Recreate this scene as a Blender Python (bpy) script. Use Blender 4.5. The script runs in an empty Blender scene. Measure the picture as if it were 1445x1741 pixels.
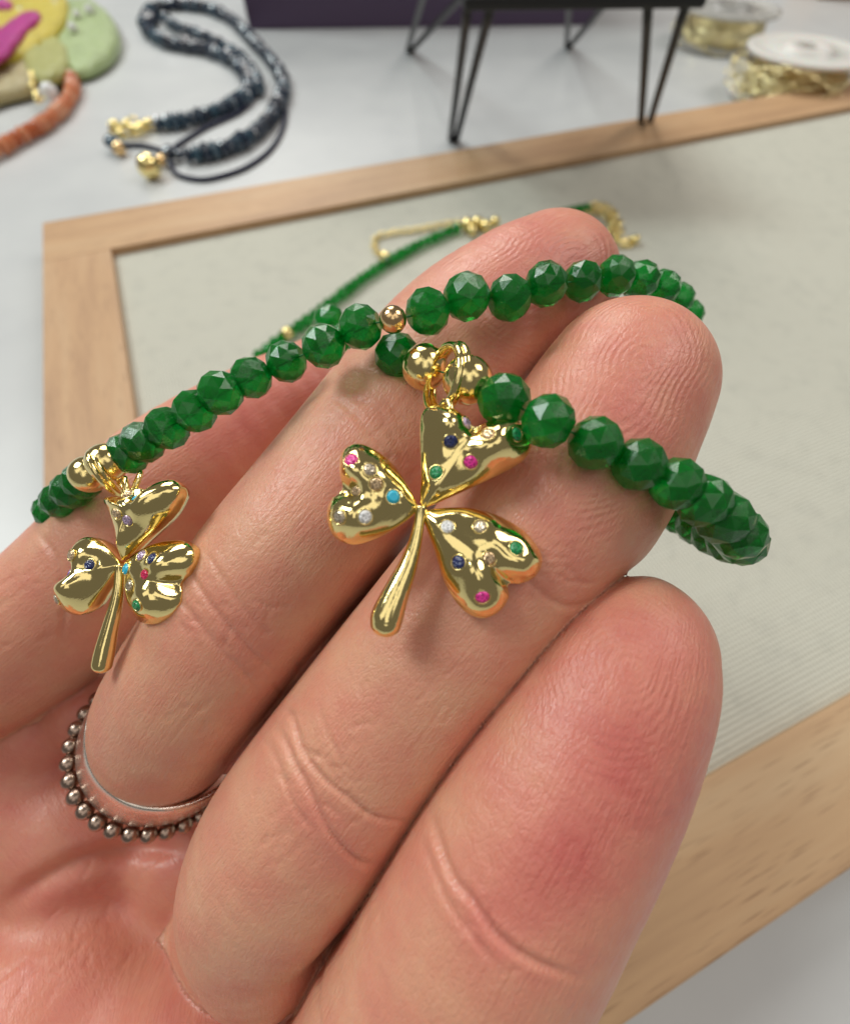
import bpy, bmesh, math, random
import numpy as np
from mathutils import Vector, Matrix
random.seed(7); rng = np.random.default_rng(11)
sc = bpy.context.scene; C = sc.collection
# ------------------------------------------------------------------ camera (1 unit = 1 cm)
F, CX, CY = 820.0, 722.5, 870.5
CAMZ, FTOP, LINEN = 11.2, 1.2, 0.92
pit, rol = math.radians(56.75), math.radians(-1.0)
zw = np.array([-math.sin(rol)*math.cos(pit), math.cos(rol)*math.cos(pit), math.sin(pit)])
fw = np.array([0, 0, -1.0]); yw = fw - (fw @ zw)*zw; yw /= np.linalg.norm(yw); xw = np.cross(yw, zw)
R = np.array([xw, yw, zw]); CAM = np.array([0, 0, CAMZ])
cd = bpy.data.cameras.new('camera'); cam = bpy.data.objects.new('camera', cd); C.objects.link(cam)
cam.matrix_world = Matrix.Translation(Vector(CAM)) @ Matrix(R.tolist()).to_4x4()
cd.sensor_fit = 'HORIZONTAL'; cd.sensor_width = 36; cd.lens = 36*F/1445
cd.clip_start = 0.05; cd.clip_end = 2000
cd.dof.use_dof = True; cd.dof.focus_distance = 3.85; cd.dof.aperture_fstop = 0.29
sc.camera = cam
def P(px, py, z):
    v = np.array([(px-CX)/F*z, -(py-CY)/F*z, -z]); return R @ v + CAM
def G(px, py, h=0.0):
    v = R @ np.array([(px-CX)/F, -(py-CY)/F, -1.0]); t = (h-CAM[2])/v[2]; return CAM + v*t
def proj(p):
    q = (np.asarray(p) - CAM) @ R; z = -q[..., 2]
    return CX + q[..., 0]/z*F, CY - q[..., 1]/z*F, z
# ------------------------------------------------------------------ world and lamps
w = bpy.data.worlds.new("World"); sc.world = w; w.use_nodes = True
bg = w.node_tree.nodes['Background']; bg.inputs[0].default_value = (1.0, 0.95, 0.88, 1); bg.inputs[1].default_value = 0.14
def area(name, loc, tgt, size, power, col, size_y=None):
    d = bpy.data.lights.new(name, 'AREA'); d.size = size; d.energy = power; d.color = col
    if size_y: d.shape = 'RECTANGLE'; d.size_y = size_y
    o = bpy.data.objects.new(name, d); C.objects.link(o); o.location = loc
    o.rotation_euler = (Vector(tgt)-Vector(loc)).to_track_quat('-Z', 'Y').to_euler(); return o
area('overhead_light', (-30, 130, 98), (0, 8, 2), 58, 94000, (1.0, 0.97, 0.92), 74)
area('window_light', (-108, 52, 138), (0, 8, 2), 56, 155000, (0.92, 1.0, 0.98), 64)
area('overhead_light', (105, 60, 130), (0, 8, 2), 64, 76000, (1.0, 0.94, 0.88), 64)  # added fill from the back right, brightens the table there
for x_, y_, z_ in ((-52, -24, 108), (6, -66, 108), (58, -30, 112)): area('overhead_light', (x_, y_, z_), (x_*.2, y_*.2, 0), 46, 9500, (1.0, 0.95, 0.87), 76)  # made-up panels behind the camera, added for gold reflections and front fill
sc.view_settings.view_transform = 'Standard'; sc.view_settings.look = 'None'
sc.view_settings.exposure = 0.14; sc.view_settings.gamma = 1
sc.render.engine = 'CYCLES'; sc.cycles.use_denoising = True
sc.cycles.max_bounces = 10; sc.cycles.transmission_bounces = 8
sc.cycles.sample_clamp_indirect = 6
# ------------------------------------------------------------------ object helpers
def ob(name, me, mat=None, parent=None):
    o = bpy.data.objects.new(name, me); C.objects.link(o)
    if mat is not None and len(me.materials) == 0: me.materials.append(mat)
    if parent is not None: o.parent = parent
    return o
def mesh(name, v, f, smooth=True):
    me = bpy.data.meshes.new(name); me.from_pydata([tuple(map(float, a)) for a in v], [], [tuple(int(i) for i in a) for a in f])
    if smooth: me.polygons.foreach_set('use_smooth', [True]*len(me.polygons))
    me.update(); return me
def bm_mesh(name, bm, smooth=False):
    me = bpy.data.meshes.new(name); bm.normal_update(); bm.to_mesh(me); bm.free()
    if smooth: me.polygons.foreach_set('use_smooth', [True]*len(me.polygons))
    return me
def tag(o, label=None, cat=None, group=None, kind=None):
    if label: o['label'] = label
    if cat: o['category'] = cat
    if group: o['group'] = group
    if kind: o['kind'] = kind
    return o
def empty(name, loc, label, cat, group=None, rot=None):
    o = bpy.data.objects.new(name, None); C.objects.link(o); o.empty_display_size = .3
    M = Matrix.Translation(Vector(loc))
    if rot is not None: M = M @ rot.to_4x4()
    o.matrix_world = M
    return tag(o, label, cat, group)
def under(o, root):      # parent a world-space object under an unrotated empty
    o.parent = root; o.matrix_parent_inverse = Matrix.Translation(-Vector(root.location)); return o
def spline(pts, n):      # Catmull-Rom through points of any dimension, n samples a span
    p = np.asarray(pts, float); p = np.vstack([2*p[0]-p[1], p, 2*p[-1]-p[-2]]); out = []
    for i in range(1, len(p)-2):
        for t in np.linspace(0, 1, n, endpoint=False):
            out.append(.5*((2*p[i])+(-p[i-1]+p[i+1])*t+(2*p[i-1]-5*p[i]+4*p[i+1]-p[i+2])*t*t+(-p[i-1]+3*p[i]-3*p[i+1]+p[i+2])*t**3))
    out.append(p[-2]); return np.array(out)
def closed(pts, n):
    p = np.asarray(pts, float); m = len(p); out = []
    for i in range(m):
        a, b, c, d = p[i-1], p[i], p[(i+1) % m], p[(i+2) % m]
        for t in np.linspace(0, 1, n, endpoint=False):
            out.append(.5*((2*b)+(-a+c)*t+(2*a-5*b+4*c-d)*t*t+(-a+3*b-3*c+d)*t**3))
    return np.array(out)
def resample(pts, step):
    p = np.asarray(pts); s = np.r_[0, np.cumsum(np.linalg.norm(np.diff(p[:, :3], axis=0), axis=1))]
    n = max(2, int(round(s[-1]/step))+1); q = np.linspace(0, s[-1], n)
    return np.stack([np.interp(q, s, p[:, k]) for k in range(p.shape[1])], 1)
def tube(name, path, rad, seg=10, caps=True, loop=False):
    p = np.asarray(path, float); n = len(p); r = np.broadcast_to(np.asarray(rad, float), (n,))
    t = (np.roll(p, -1, 0)-np.roll(p, 1, 0)) if loop else np.gradient(p, axis=0)
    t /= np.linalg.norm(t, axis=1)[:, None]+1e-12
    u = np.cross(t[0], [0.31, 0.2, 0.93]); u /= np.linalg.norm(u); V = []; Fc = []
    for i in range(n):
        u = u - (u @ t[i])*t[i]; u /= np.linalg.norm(u); b = np.cross(t[i], u)
        for k in range(seg):
            a = 2*math.pi*k/seg; V.append(p[i]+r[i]*(math.cos(a)*u+math.sin(a)*b))
    for i in range(n if loop else n-1):
        j = (i+1) % n
        for k in range(seg):
            l = (k+1) % seg; Fc.append((i*seg+k, i*seg+l, j*seg+l, j*seg+k))
    if caps and not loop:
        Fc.append(tuple(range(seg-1, -1, -1))); Fc.append(tuple(range((n-1)*seg, n*seg)))
    return mesh(name, V, Fc)
def ball(name, r=1.0, seg=28, rings=18):
    bm = bmesh.new(); bmesh.ops.create_uvsphere(bm, u_segments=seg, v_segments=rings, radius=r); return bm_mesh(name, bm, True)
def box(name, sx, sy, sz, bev=0.0, segs=2):
    bm = bmesh.new(); bmesh.ops.create_cube(bm, size=1); bmesh.ops.scale(bm, vec=(sx, sy, sz), verts=bm.verts)
    if bev: bmesh.ops.bevel(bm, geom=bm.edges[:], offset=bev, segments=segs, affect='EDGES', profile=.6)
    return bm_mesh(name, bm)
def align(axis):         # rotation taking local z to axis
    return Vector(axis).normalized().to_track_quat('Z', 'Y').to_matrix()
# ------------------------------------------------------------------ materials
class NT:
    def __init__(s, name):
        s.m = bpy.data.materials.new(name); s.m.use_nodes = True; s.t = s.m.node_tree
        s.b = s.t.nodes['Principled BSDF']
    def n(s, typ, **kw):
        nd = s.t.nodes.new(typ)
        for k, v in kw.items():
            if k.startswith('_'): setattr(nd, k[1:], v)
            else:
                key = int(k[1:]) if k[0] == 'i' and k[1:].isdigit() else k.replace('_', ' ')
                if hasattr(v, 'is_output'): s.t.links.new(v, nd.inputs[key])
                else: nd.inputs[key].default_value = v
        return nd
    def set(s, **kw):
        for k, v in kw.items():
            key = k.replace('_', ' ')
            if hasattr(v, 'is_output'): s.t.links.new(v, s.b.inputs[key])
            else: s.b.inputs[key].default_value = v
        return s
    def math(s, op, a, b=0.0, c=0.0):
        return s.n('ShaderNodeMath', _operation=op, i0=a, i1=b, i2=c).outputs[0]
    def ramp(s, fac, stops):
        nd = s.n('ShaderNodeValToRGB', Fac=fac); e = nd.color_ramp.elements
        while len(e) < len(stops): e.new(0.5)
        for el, (p, c) in zip(e, stops): el.position = p; el.color = (*c, 1) if len(c) == 3 else c
        return nd.outputs[0]
    def mix(s, f, a, b, blend='MIX'):
        nd = s.n('ShaderNodeMix', _data_type='RGBA', _blend_type=blend)
        for k, v in ((0, f), (6, a), (7, b)):
            if hasattr(v, 'is_output'): s.t.links.new(v, nd.inputs[k])
            else: nd.inputs[k].default_value = (*v, 1) if isinstance(v, tuple) and len(v) == 3 else v
        return nd.outputs[2]
    def attr(s, name):
        return s.n('ShaderNodeAttribute', _attribute_name=name)
    def coord(s, which='Object', scale=(1, 1, 1)):
        tc = s.n('ShaderNodeTexCoord'); return s.n('ShaderNodeMapping', Vector=tc.outputs[which], Scale=scale).outputs[0]
    def noise(s, vec, scale, detail=3, rough=.5):
        return s.n('ShaderNodeTexNoise', Vector=vec, Scale=scale, Detail=detail, Roughness=rough).outputs[0]
    def bump(s, h, strength, dist=.01, normal=None):
        nd = s.n('ShaderNodeBump', Height=h, Strength=strength, Distance=dist)
        if normal is not None: s.t.links.new(normal, nd.inputs['Normal'])
        return nd.outputs[0]
def plain(name, col, rough=.5, metal=0.0, spec=.5, **kw):
    m = NT(name); m.set(Base_Color=(*col, 1), Roughness=rough, Metallic=metal, Specular_IOR_Level=spec, **kw)
    n = m.noise(m.coord(), 14, 3); m.set(Roughness=m.math('MULTIPLY_ADD', n, .12, rough-.06)); return m.m
def gold_mat(name, col, rough, lump=.05):
    m = NT(name); co = m.coord()
    n = m.noise(co, 5, 4); f = m.noise(co, 60, 3)
    m.set(Base_Color=(*col, 1), Metallic=1.0, Roughness=m.math('MULTIPLY_ADD', f, .10, rough-.04))
    m.set(Normal=m.bump(m.noise(co, 3.2, 2), lump, .05, m.bump(f, .06, .01))); return m.m
GOLD = gold_mat('polished_gold', (.91, .745, .33), .08)
GOLDL = gold_mat('cast_gold', (.91, .745, .33), .08, .22)
GOLDW = gold_mat('warm_gold', (.86, .60, .30), .14)
SILVER = gold_mat('tarnished_silver', (.42, .31, .25), .26)
def green_mat(name, base, sss):
    m = NT(name); co = m.coord(); n = m.noise(co, 6, 4)
    oi = m.n('ShaderNodeObjectInfo').outputs['Random']
    col = m.mix(n, tuple(c*.6 for c in base), base); col = m.mix(m.math('MULTIPLY', oi, .45), col, tuple(c*.5 for c in base))
    m.set(Base_Color=col, Roughness=m.math('MULTIPLY_ADD', m.noise(co, 30, 4), .20, .06), IOR=1.5, Specular_IOR_Level=.5,
          Subsurface_Weight=sss, Subsurface_Radius=(.15, 1.0, .3), Subsurface_Scale=.22, Transmission_Weight=.76)
    m.set(Normal=m.bump(m.noise(co, 40, 3), .12, .01)); return m.m
GREEN = green_mat('green_jade', (.004, .47, .055), .9)
# ------------------------------------------------------------------ table, far wall of the photo is only table
m = NT('white_laminate'); co = m.coord('Object')
m.set(Base_Color=m.ramp(m.noise(co, .35, 3), [(.3, (.525, .535, .54)), (.7, (.57, .58, .58))]), Roughness=.34,
      Normal=m.bump(m.noise(co, 40, 2), .03, .01))
tb = ob('table', mesh('table', [(-150, -60, 0), (150, -60, 0), (150, 160, 0), (-150, 160, 0), (-150, -60, -3), (150, -60, -3), (150, 160, -3), (-150, 160, -3)],
        [(0, 1, 2, 3), (7, 6, 5, 4), (0, 4, 5, 1), (1, 5, 6, 2), (2, 6, 7, 3), (3, 7, 4, 0)], False), m.m)
tag(tb, kind='structure')
# ------------------------------------------------------------------ wooden frame with linen panel
def wood_mat(name, tint, sc_len=1.0, seed=0.0):
    m = NT(name); tc = m.n('ShaderNodeTexCoord').outputs['Object']
    mp = lambda s: m.n('ShaderNodeMapping', Vector=tc, Scale=s, Location=(seed, seed*.7, 0)).outputs[0]
    big = m.noise(mp((.12, 1.3, 1.3)), 1.0, 4, .55)
    streak = m.noise(mp((.7, 9, 9)), 1.0, 4, .6)
    pore = m.n('ShaderNodeTexVoronoi', Vector=mp((.95, 21, 21)), Scale=1.0, Randomness=1.0).outputs[0]
    pm = m.n('ShaderNodeMapRange', Value=pore, From_Min=.14, From_Max=.34, To_Min=1.0, To_Max=0.0).outputs[0]
    patch = m.n('ShaderNodeMapRange', Value=m.noise(mp((.5, 1.6, 1.6)), 1.0, 3), From_Min=.36, From_Max=.60).outputs[0]
    pm = m.math('MULTIPLY', pm, patch)
    a = tuple(c*t for c, t in zip((.56, .36, .20), tint)); b = tuple(c*t for c, t in zip((.43, .265, .15), tint)); p_ = tuple(c*t for c, t in zip((.60, .42, .25), tint))
    col = m.ramp(big, [(.3, b), (.5, a), (.72, p_)]); col = m.mix(m.math('MULTIPLY', streak, .45), col, b)
    col = m.mix(m.math('MULTIPLY', pm, .6), col, (.22, .12, .065))
    m.set(Base_Color=col, Roughness=.5, Specular_IOR_Level=.35)
    m.set(Normal=m.bump(m.math('SUBTRACT', m.math('MULTIPLY', streak, .4), pm), .35, .012)); return m.m
O = G(72, 378, FTOP); ex = G(1445, 137, FTOP)-O; ex[2] = 0; ex /= np.linalg.norm(ex); ey = np.array([ex[1], -ex[0], 0])   # ey towards the viewer
Wy = (G(1445, 1476, FTOP)-O) @ ey; Wy = .5*(Wy+(G(1071, 1741, FTOP)-O) @ ey)
wl = (G(188, 426, FTOP)-O) @ ex; wt = .5*((G(188, 426, FTOP)-O) @ ey+(G(1445, 178, FTOP)-O) @ ey)
wb = Wy-.5*((G(1445, 1180, FTOP)-O) @ ey+(G(1185, 1333, FTOP)-O) @ ey)
Lx = (G(1445, 137, FTOP)-O) @ ex+4
print('FRAME', Wy, wl, wt, wb, Lx)
fr = empty('wooden_frame', (O[0], O[1], 0), 'light beech wood frame around a linen panel under the hand', 'frame')
yaw = math.atan2(ex[1], ex[0])
def bar(cx_, cy_, length, width, vert, mat, seed):
    o = ob('frame_bar', box('frame_bar', length, width, FTOP, .05, 2), mat)
    c = O+ex*cx_+ey*cy_; o.location = (c[0], c[1], FTOP/2); o.rotation_euler = (0, 0, yaw+(math.pi/2 if vert else 0)); return under(o, fr)
bar(Lx/2, wt/2, Lx, wt, False, wood_mat('beech_far', (1, .97, .95), seed=3.1), 0)
bar(wl/2, (wt+Wy-wb)/2, Wy-wt-wb-.004, wl, True, wood_mat('beech_left', (.98, .95, .95), seed=7.7), 1)
bar(Lx/2, Wy-wb/2, Lx, wb, False, wood_mat('beech_near', (1.0, 1.02, 1.02), seed=1.3), 2)
bar(Lx-wl/2, (wt+Wy-wb)/2, Wy-wt-wb-.004, wl, True, wood_mat('beech_right', (.97, .95, .95), seed=5.2), 3)
m = NT('linen'); tc = m.n('ShaderNodeTexCoord').outputs['Object']
wx = m.n('ShaderNodeTexNoise', Vector=tc, Scale=2.2, Detail=3.0); 
wob = m.n('ShaderNodeVectorMath', _operation='MULTIPLY_ADD', i0=wx.outputs[1], i1=(.03, .03, 0), i2=tc).outputs[0]
def threads(scale, axis):
    return m.n('ShaderNodeTexWave', Vector=wob, Scale=scale, Distortion=.6, Detail=2.0, Detail_Scale=2.0, _bands_direction=axis).outputs[1]
ty, tx = threads(2.9, 'Y'), threads(3.3, 'X')
slub = m.noise(m.n('ShaderNodeMapping', Vector=tc, Scale=(.5, 7, 1)).outputs[0], 1.0, 4, .6)
h = m.math('ADD', m.math('MULTIPLY', ty, .62), m.math('MULTIPLY', tx, .6))
col = m.ramp(h, [(.1, (.34, .325, .265)), (.6, (.53, .515, .435)), (1, (.66, .645, .56))])
col = m.mix(m.math('MULTIPLY', slub, .5), col, (.58, .575, .51)); col = m.mix(m.n('ShaderNodeMapRange', Value=m.noise(tc, 1.6, 6, .65), From_Min=.5, From_Max=.75, To_Min=0.0, To_Max=.4).outputs[0], col, (.38, .375, .33))
m.set(Base_Color=col, Roughness=.9, Specular_IOR_Level=.15, Normal=m.bump(h, .55, .03))
lp = ob('linen_panel', box('linen_panel', Lx-2*wl+.2, Wy-wt-wb+.2, .3), m.m); c = O+ex*(Lx/2)+ey*((wt+Wy-wb)/2)
lp.location = (c[0], c[1], LINEN-.15); lp.rotation_euler = (0, 0, yaw); under(lp, fr)
# ------------------------------------------------------------------ the hand: one continuous skin from a signed distance field
FING = {   # (px, py, depth, radius in px at that depth)
 'index':  [(-200, 1310, 5.7, 120), (-72, 1168, 5.5, 120), (74, 1062, 5.4, 124), (196, 946, 5.45, 122), (293, 832, 5.6, 120), (440, 722, 5.9, 98), (565, 640, 6.3, 72)],
 'middle': [(258, 1296, 6.0, 98), (288, 1250, 5.2, 112), (308, 1198, 4.58, 127), (440, 1013, 4.44, 139), (598, 822, 4.62, 142), (765, 618, 4.98, 138), (868, 530, 5.15, 126), (936, 486, 5.25, 113)],
 'ring':   [(400, 1560, 5.7, 100), (458, 1580, 4.62, 120), (450, 1510, 4.30, 138), (520, 1402, 4.22, 160), (663, 1207, 4.15, 157), (823, 1010, 4.12, 158), (960, 836, 4.2, 163), (1028, 716, 4.3, 152), (1062, 656, 4.38, 141)],
 'pinky':  [(520, 2050, 4.7, 190), (660, 1860, 3.95, 205), (768, 1668, 3.66, 200), (878, 1466, 3.6, 192), (975, 1295, 3.66, 178), (1040, 1168, 3.75, 158), (1066, 1110, 3.82, 137)],
}
PALM = [(0, 1370, 6.0, 140), (112, 1745, 5.55, 222), (-150, 1650, 6.2, 250), (330, 1900, 5.2, 270), (-120, 1950, 5.6, 330), (-330, 2250, 5.2, 360), (540, 1095, 4.92, 95), (455, 1225, 5.02, 95), (632, 960, 5.05, 85), (600, 1610, 4.55, 110), (340, 1440, 6.2, 110), (150, 1400, 6.12, 135), (165, 1205, 5.8, 66), (66, 1240, 5.95, 80)]
def cm(c): return [np.r_[P(c[0], c[1], c[2]), c[3]*c[2]/F] for c in [c]][0]
chains = {k: spline([cm(c) for c in v], 6) for k, v in FING.items()}
pal = np.array([cm(c) for c in PALM])
palsegs = [(0, 1), (1, 3), (1, 4), (0, 2), (2, 4), (3, 4), (4, 5)]
def seg_d(p, a, b):
    ab = b[:3]-a[:3]; L2 = ab @ ab; t = np.clip(((p-a[:3]) @ ab)/L2, 0, 1)
    return np.sqrt(((p-a[:3]-t[:, None]*ab)**2).sum(1))-(a[3]+t*(b[3]-a[3])), t
def chain_q(p, ch):      # distance, segment index and raw position along it, near the closest node only
    ch = ch.astype(np.float32); n = len(ch); D = np.empty(len(p), np.float32); I = np.empty(len(p), np.int32); T = np.empty(len(p), np.float32)
    for s in range(0, len(p), 150000):
        q = p[s:s+150000].astype(np.float32)
        m2 = (q**2).sum(1)[:, None]-2*(q @ ch[:, :3].T)+(ch[:, :3]**2).sum(1)[None]
        ar = (np.sqrt(np.maximum(m2, 0))-ch[:, 3]).argmin(1); bd = np.full(len(q), 1e9, np.float32); bi = np.zeros(len(q), np.int32); bt = np.zeros(len(q), np.float32)
        for o in (-2, -1, 0, 1):
            i = np.clip(ar+o, 0, n-2); a = ch[i]; ab = ch[i+1]-a; r = q-a[:, :3]
            raw = np.einsum('ij,ij->i', r, ab[:, :3])/np.einsum('ij,ij->i', ab[:, :3], ab[:, :3]); t = np.clip(raw, 0, 1)
            e = r-t[:, None]*ab[:, :3]; d = np.sqrt(np.einsum('ij,ij->i', e, e))-(a[:, 3]+t*ab[:, 3])
            k = d < bd; bd[k] = d[k]; bi[k] = i[k]; bt[k] = np.where(i == n-2, raw, t)[k]
        D[s:s+150000] = bd; I[s:s+150000] = bi; T[s:s+150000] = bt
    return D, I, T
def chain_d(p, ch): return chain_q(p, ch)[0]
def smin(a, b, k):
    h = np.clip(.5+.5*(b-a)/k, 0, 1); return b*(1-h)+a*h-k*h*(1-h)
def hand_sdf(p):
    p = p.astype(np.float32); ds = {k: chain_d(p, ch) for k, ch in chains.items()}
    def meet(a, b): return np.minimum(a, b)+.046*np.exp(-((a-b)/.10)**2)
    d = meet(meet(meet(ds['ring'], ds['middle']), ds['pinky']), ds['index'])
    q = None
    for i in range(len(pal)): 
        e = np.sqrt(((p-pal[i, :3])**2).sum(1))-pal[i, 3]; q = e if q is None else smin(q, e, .32)
    return smin(d, q, .07)
def surface_nets(sdf, lo, hi, h):
    k = 4; n = (np.ceil((hi-lo)/(h*k)).astype(int))
    ax = [lo[i]+h*k*np.arange(n[i]+1) for i in range(3)]
    g = np.stack(np.meshgrid(*ax, indexing='ij'), -1).reshape(-1, 3)
    cv = sdf(g).reshape(n+1)
    near = np.zeros(n, bool)
    cen = cv[:-1, :-1, :-1]
    near = np.abs(cen) < h*k*1.85
    fn = n*k; V = np.repeat(np.repeat(np.repeat(cen, k, 0), k, 1), k, 2).astype(np.float32)
    idx = np.argwhere(near)
    off = np.stack(np.meshgrid(*[np.arange(k)]*3, indexing='ij'), -1).reshape(-1, 3)
    for s in range(0, len(idx), 6000):
        ii = (idx[s:s+6000, None, :]*k+off[None]).reshape(-1, 3)
        V[ii[:, 0], ii[:, 1], ii[:, 2]] = sdf(lo+ii*h)
    S = V < 0
    c8 = [(a, b, c) for a in (0, 1) for b in (0, 1) for c in (0, 1)]
    sl = lambda A, o: A[o[0]:fn[0]-1+o[0], o[1]:fn[1]-1+o[1], o[2]:fn[2]-1+o[2]]
    cnt = sum(sl(S, o).astype(np.int8) for o in c8); act = (cnt > 0) & (cnt < 8)
    ci = np.argwhere(act); vid = np.full(act.shape, -1, np.int64); vid[act] = np.arange(len(ci))
    acc = np.zeros((len(ci), 3)); num = np.zeros(len(ci))
    for a in c8:
        for x in range(3):
            if a[x]: continue
            b = list(a); b[x] = 1
            va = V[ci[:, 0]+a[0], ci[:, 1]+a[1], ci[:, 2]+a[2]]; vb = V[ci[:, 0]+b[0], ci[:, 1]+b[1], ci[:, 2]+b[2]]
            mk = (va < 0) != (vb < 0); t = np.where(mk, va/np.where(mk, va-vb, 1), 0)
            pt = np.array(a, float)+np.eye(3)[x]*t[:, None]; acc += pt*mk[:, None]; num += mk
    verts = lo+h*(ci+acc/num[:, None]); faces = []
    for x in range(3):
        y, z = (x+1) % 3, (x+2) % 3
        A = np.take(S, np.arange(fn[x]-1), x); B = np.take(S, np.arange(1, fn[x]), x); e = np.argwhere(A != B)
        e = e[(e[:, y] > 0) & (e[:, z] > 0) & (e[:, y] < fn[y]-1) & (e[:, z] < fn[z]-1)]
        q = []
        for dy, dz in ((-1, -1), (0, -1), (0, 0), (-1, 0)):
            t = e.copy(); t[:, y] += dy; t[:, z] += dz; q.append(vid[t[:, 0], t[:, 1], t[:, 2]])
        q = np.stack(q, 1); inside = A[e[:, 0], e[:, 1], e[:, 2]]
        q[~inside] = q[~inside][:, ::-1]; faces.append(q)
    faces = np.vstack(faces); faces = faces[(faces >= 0).all(1)]
    return verts, faces
allp = np.vstack([*chains.values(), pal]); lo = (allp[:, :3]-allp[:, 3:]).min(0)-.15; hi = (allp[:, :3]+allp[:, 3:]).max(0)+.15
HS = 0.024
hv, hf = surface_nets(hand_sdf, lo, hi, HS)
def grad(f, p, e=.012):
    g = np.stack([f(p+np.eye(3)[i]*e)-f(p-np.eye(3)[i]*e) for i in range(3)], 1); return g/(np.linalg.norm(g, axis=1)[:, None]+1e-9)
for _ in range(1):
    d0 = hand_sdf(hv); g0 = grad(hand_sdf, hv); hv = hv-g0*np.clip(d0, -.02, .02)[:, None]
for _ in range(2):
    e = np.vstack([hf[:, [0, 1]], hf[:, [1, 2]], hf[:, [2, 3]], hf[:, [3, 0]]]); cnt_ = np.bincount(e[:, 0], minlength=len(hv)).astype(float)
    av = np.stack([np.bincount(e[:, 0], hv[e[:, 1], i], len(hv)) for i in range(3)], 1)/np.maximum(cnt_, 1)[:, None]; hv = np.where(cnt_[:, None] > 0, .5*hv+.5*av, hv)
nrm = g0
# finger coordinates for the skin: distance from the tip, arc round the finger
nv = len(hv); best = np.full(nv, 1e9); fid = np.full(nv, -1); U = np.zeros(nv); ARC = np.zeros(nv)
view = R @ np.array([0, 0, 1.0])
for k, (nm, ch) in enumerate(chains.items()):
    s = np.r_[0, np.cumsum(np.linalg.norm(np.diff(ch[:, :3], axis=0), axis=1))]; tot = s[-1]
    d = chain_q(hv, ch)[0]; mk = d < best; q = hv[mk]; best[mk] = d[mk]; fid[mk] = k
    ax_ = np.gradient(ch[:, :3], axis=0); ax_ /= np.linalg.norm(ax_, axis=1)[:, None]
    m2 = (q**2).sum(1)[:, None]-2*(q @ ch[:, :3].T)+(ch[:, :3]**2).sum(1)[None]; W = np.exp(-(m2-m2.min(1)[:, None])/.16); W /= W.sum(1)[:, None]
    U[mk] = tot-(W*(s[None]+(q @ ax_.T)-(ch[:, :3]*ax_).sum(1)[None])).sum(1)
    a = W @ ax_; a /= np.linalg.norm(a, axis=1)[:, None]; c_ = W @ ch[:, :3]; fr_ = view-(a @ view)[:, None]*a; fr_ /= np.linalg.norm(fr_, axis=1)[:, None]; sd = np.cross(a, fr_)
    ARC[mk] = np.arctan2(((q-c_)*sd).sum(1), ((q-c_)*fr_).sum(1))*(W @ ch[:, 3])
dp = np.min([np.linalg.norm(hv-p[:3], axis=1)-p[3] for p in pal], axis=0); ispalm = dp < best
fid[ispalm] = 9
pc = (hv-CAM) @ R; U[ispalm] = (pc[ispalm, 0]*.75-pc[ispalm, 1]*.66)*1.0; ARC[ispalm] = (pc[ispalm, 0]*.66+pc[ispalm, 1]*.75)
hx, hy, hz = proj(hv); facing = ((CAM-hv)*nrm).sum(1) > 0
names = list(FING)
def noise1(x, seed):
    r = np.random.default_rng(seed); y = np.zeros_like(x)
    for f in (1, 2.3, 4.1): y += np.sin(x*f+r.uniform(0, 6.28))*(1/f)
    return y
disp = np.zeros(nv)
def crease(finger, pts, width, depth, ridge=.35):
    line = spline(pts, 10); mk = facing & (fid == (9 if finger == 'palm' else names.index(finger)))
    x0, y0 = line.min(0)-60; x1, y1 = line.max(0)+60
    mk &= (hx > x0) & (hx < x1) & (hy > y0) & (hy < y1)
    q = np.stack([hx[mk], hy[mk]], 1); dd = np.full(len(q), 1e9); tt = np.zeros(len(q))
    for i in range(len(line)-1):
        a, b = line[i], line[i+1]; ab = b-a; t = np.clip(((q-a) @ ab)/(ab @ ab+1e-9), 0, 1)
        d = np.linalg.norm(q-a-t[:, None]*ab, axis=1); m_ = d < dd; dd[m_] = d[m_]; tt[m_] = (i+t[m_])/(len(line)-1)
    fade = np.clip(np.minimum(tt, 1-tt)*6, 0.0, 1)
    width = width*.62; disp[mk] += fade*depth*.72*(-np.exp(-(dd/width)**2)+ridge*.3*np.exp(-((dd-2.2*width)/(1.5*width))**2))
crease('ring', [(478, 1195), (498, 1222), (512, 1270), (545, 1318), (585, 1352), (640, 1390), (705, 1398)], 7, .030)
crease('ring', [(462, 1225), (486, 1262), (502, 1300), (530, 1352), (565, 1420), (610, 1465), (640, 1470)], 8, .030)
crease('ring', [(540, 1190), (552, 1235), (580, 1290), (600, 1320)], 6, .010)
crease('ring', [(440, 1245), (470, 1290), (500, 1370), (540, 1420)], 7, .012)
crease('ring', [(835, 890), (875, 930), (900, 990), (960, 1030), (1010, 1020)], 9, .018)
crease('ring', [(850, 870), (905, 925), (960, 985), (1030, 990)], 7, .010)
crease('middle', [(318, 960), (345, 1010), (385, 1060), (430, 1110), (480, 1160)], 9, .022)
crease('middle', [(290, 1000), (330, 1050), (370, 1100), (420, 1150), (450, 1200)], 8, .018)
crease('middle', [(345, 930), (380, 985), (420, 1040), (470, 1090)], 7, .012)
crease('middle', [(560, 670), (600, 700), (650, 760), (690, 800)], 8, .015)
crease('middle', [(620, 620), (690, 640), (740, 690), (790, 720)], 14, .030)
crease('pinky', [(728, 1360), (745, 1425), (770, 1490), (805, 1535), (854, 1600), (927, 1643), (1010, 1668)], 11, .034)
crease('pinky', [(715, 1420), (735, 1470), (765, 1540), (810, 1600), (850, 1650)], 9, .016)
crease('pinky', [(560, 1600), (545, 1660), (540, 1720), (560, 1800)], 7, .02)
crease('index', [(60, 900), (95, 950), (110, 1030), (100, 1110)], 8, .02)
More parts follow.
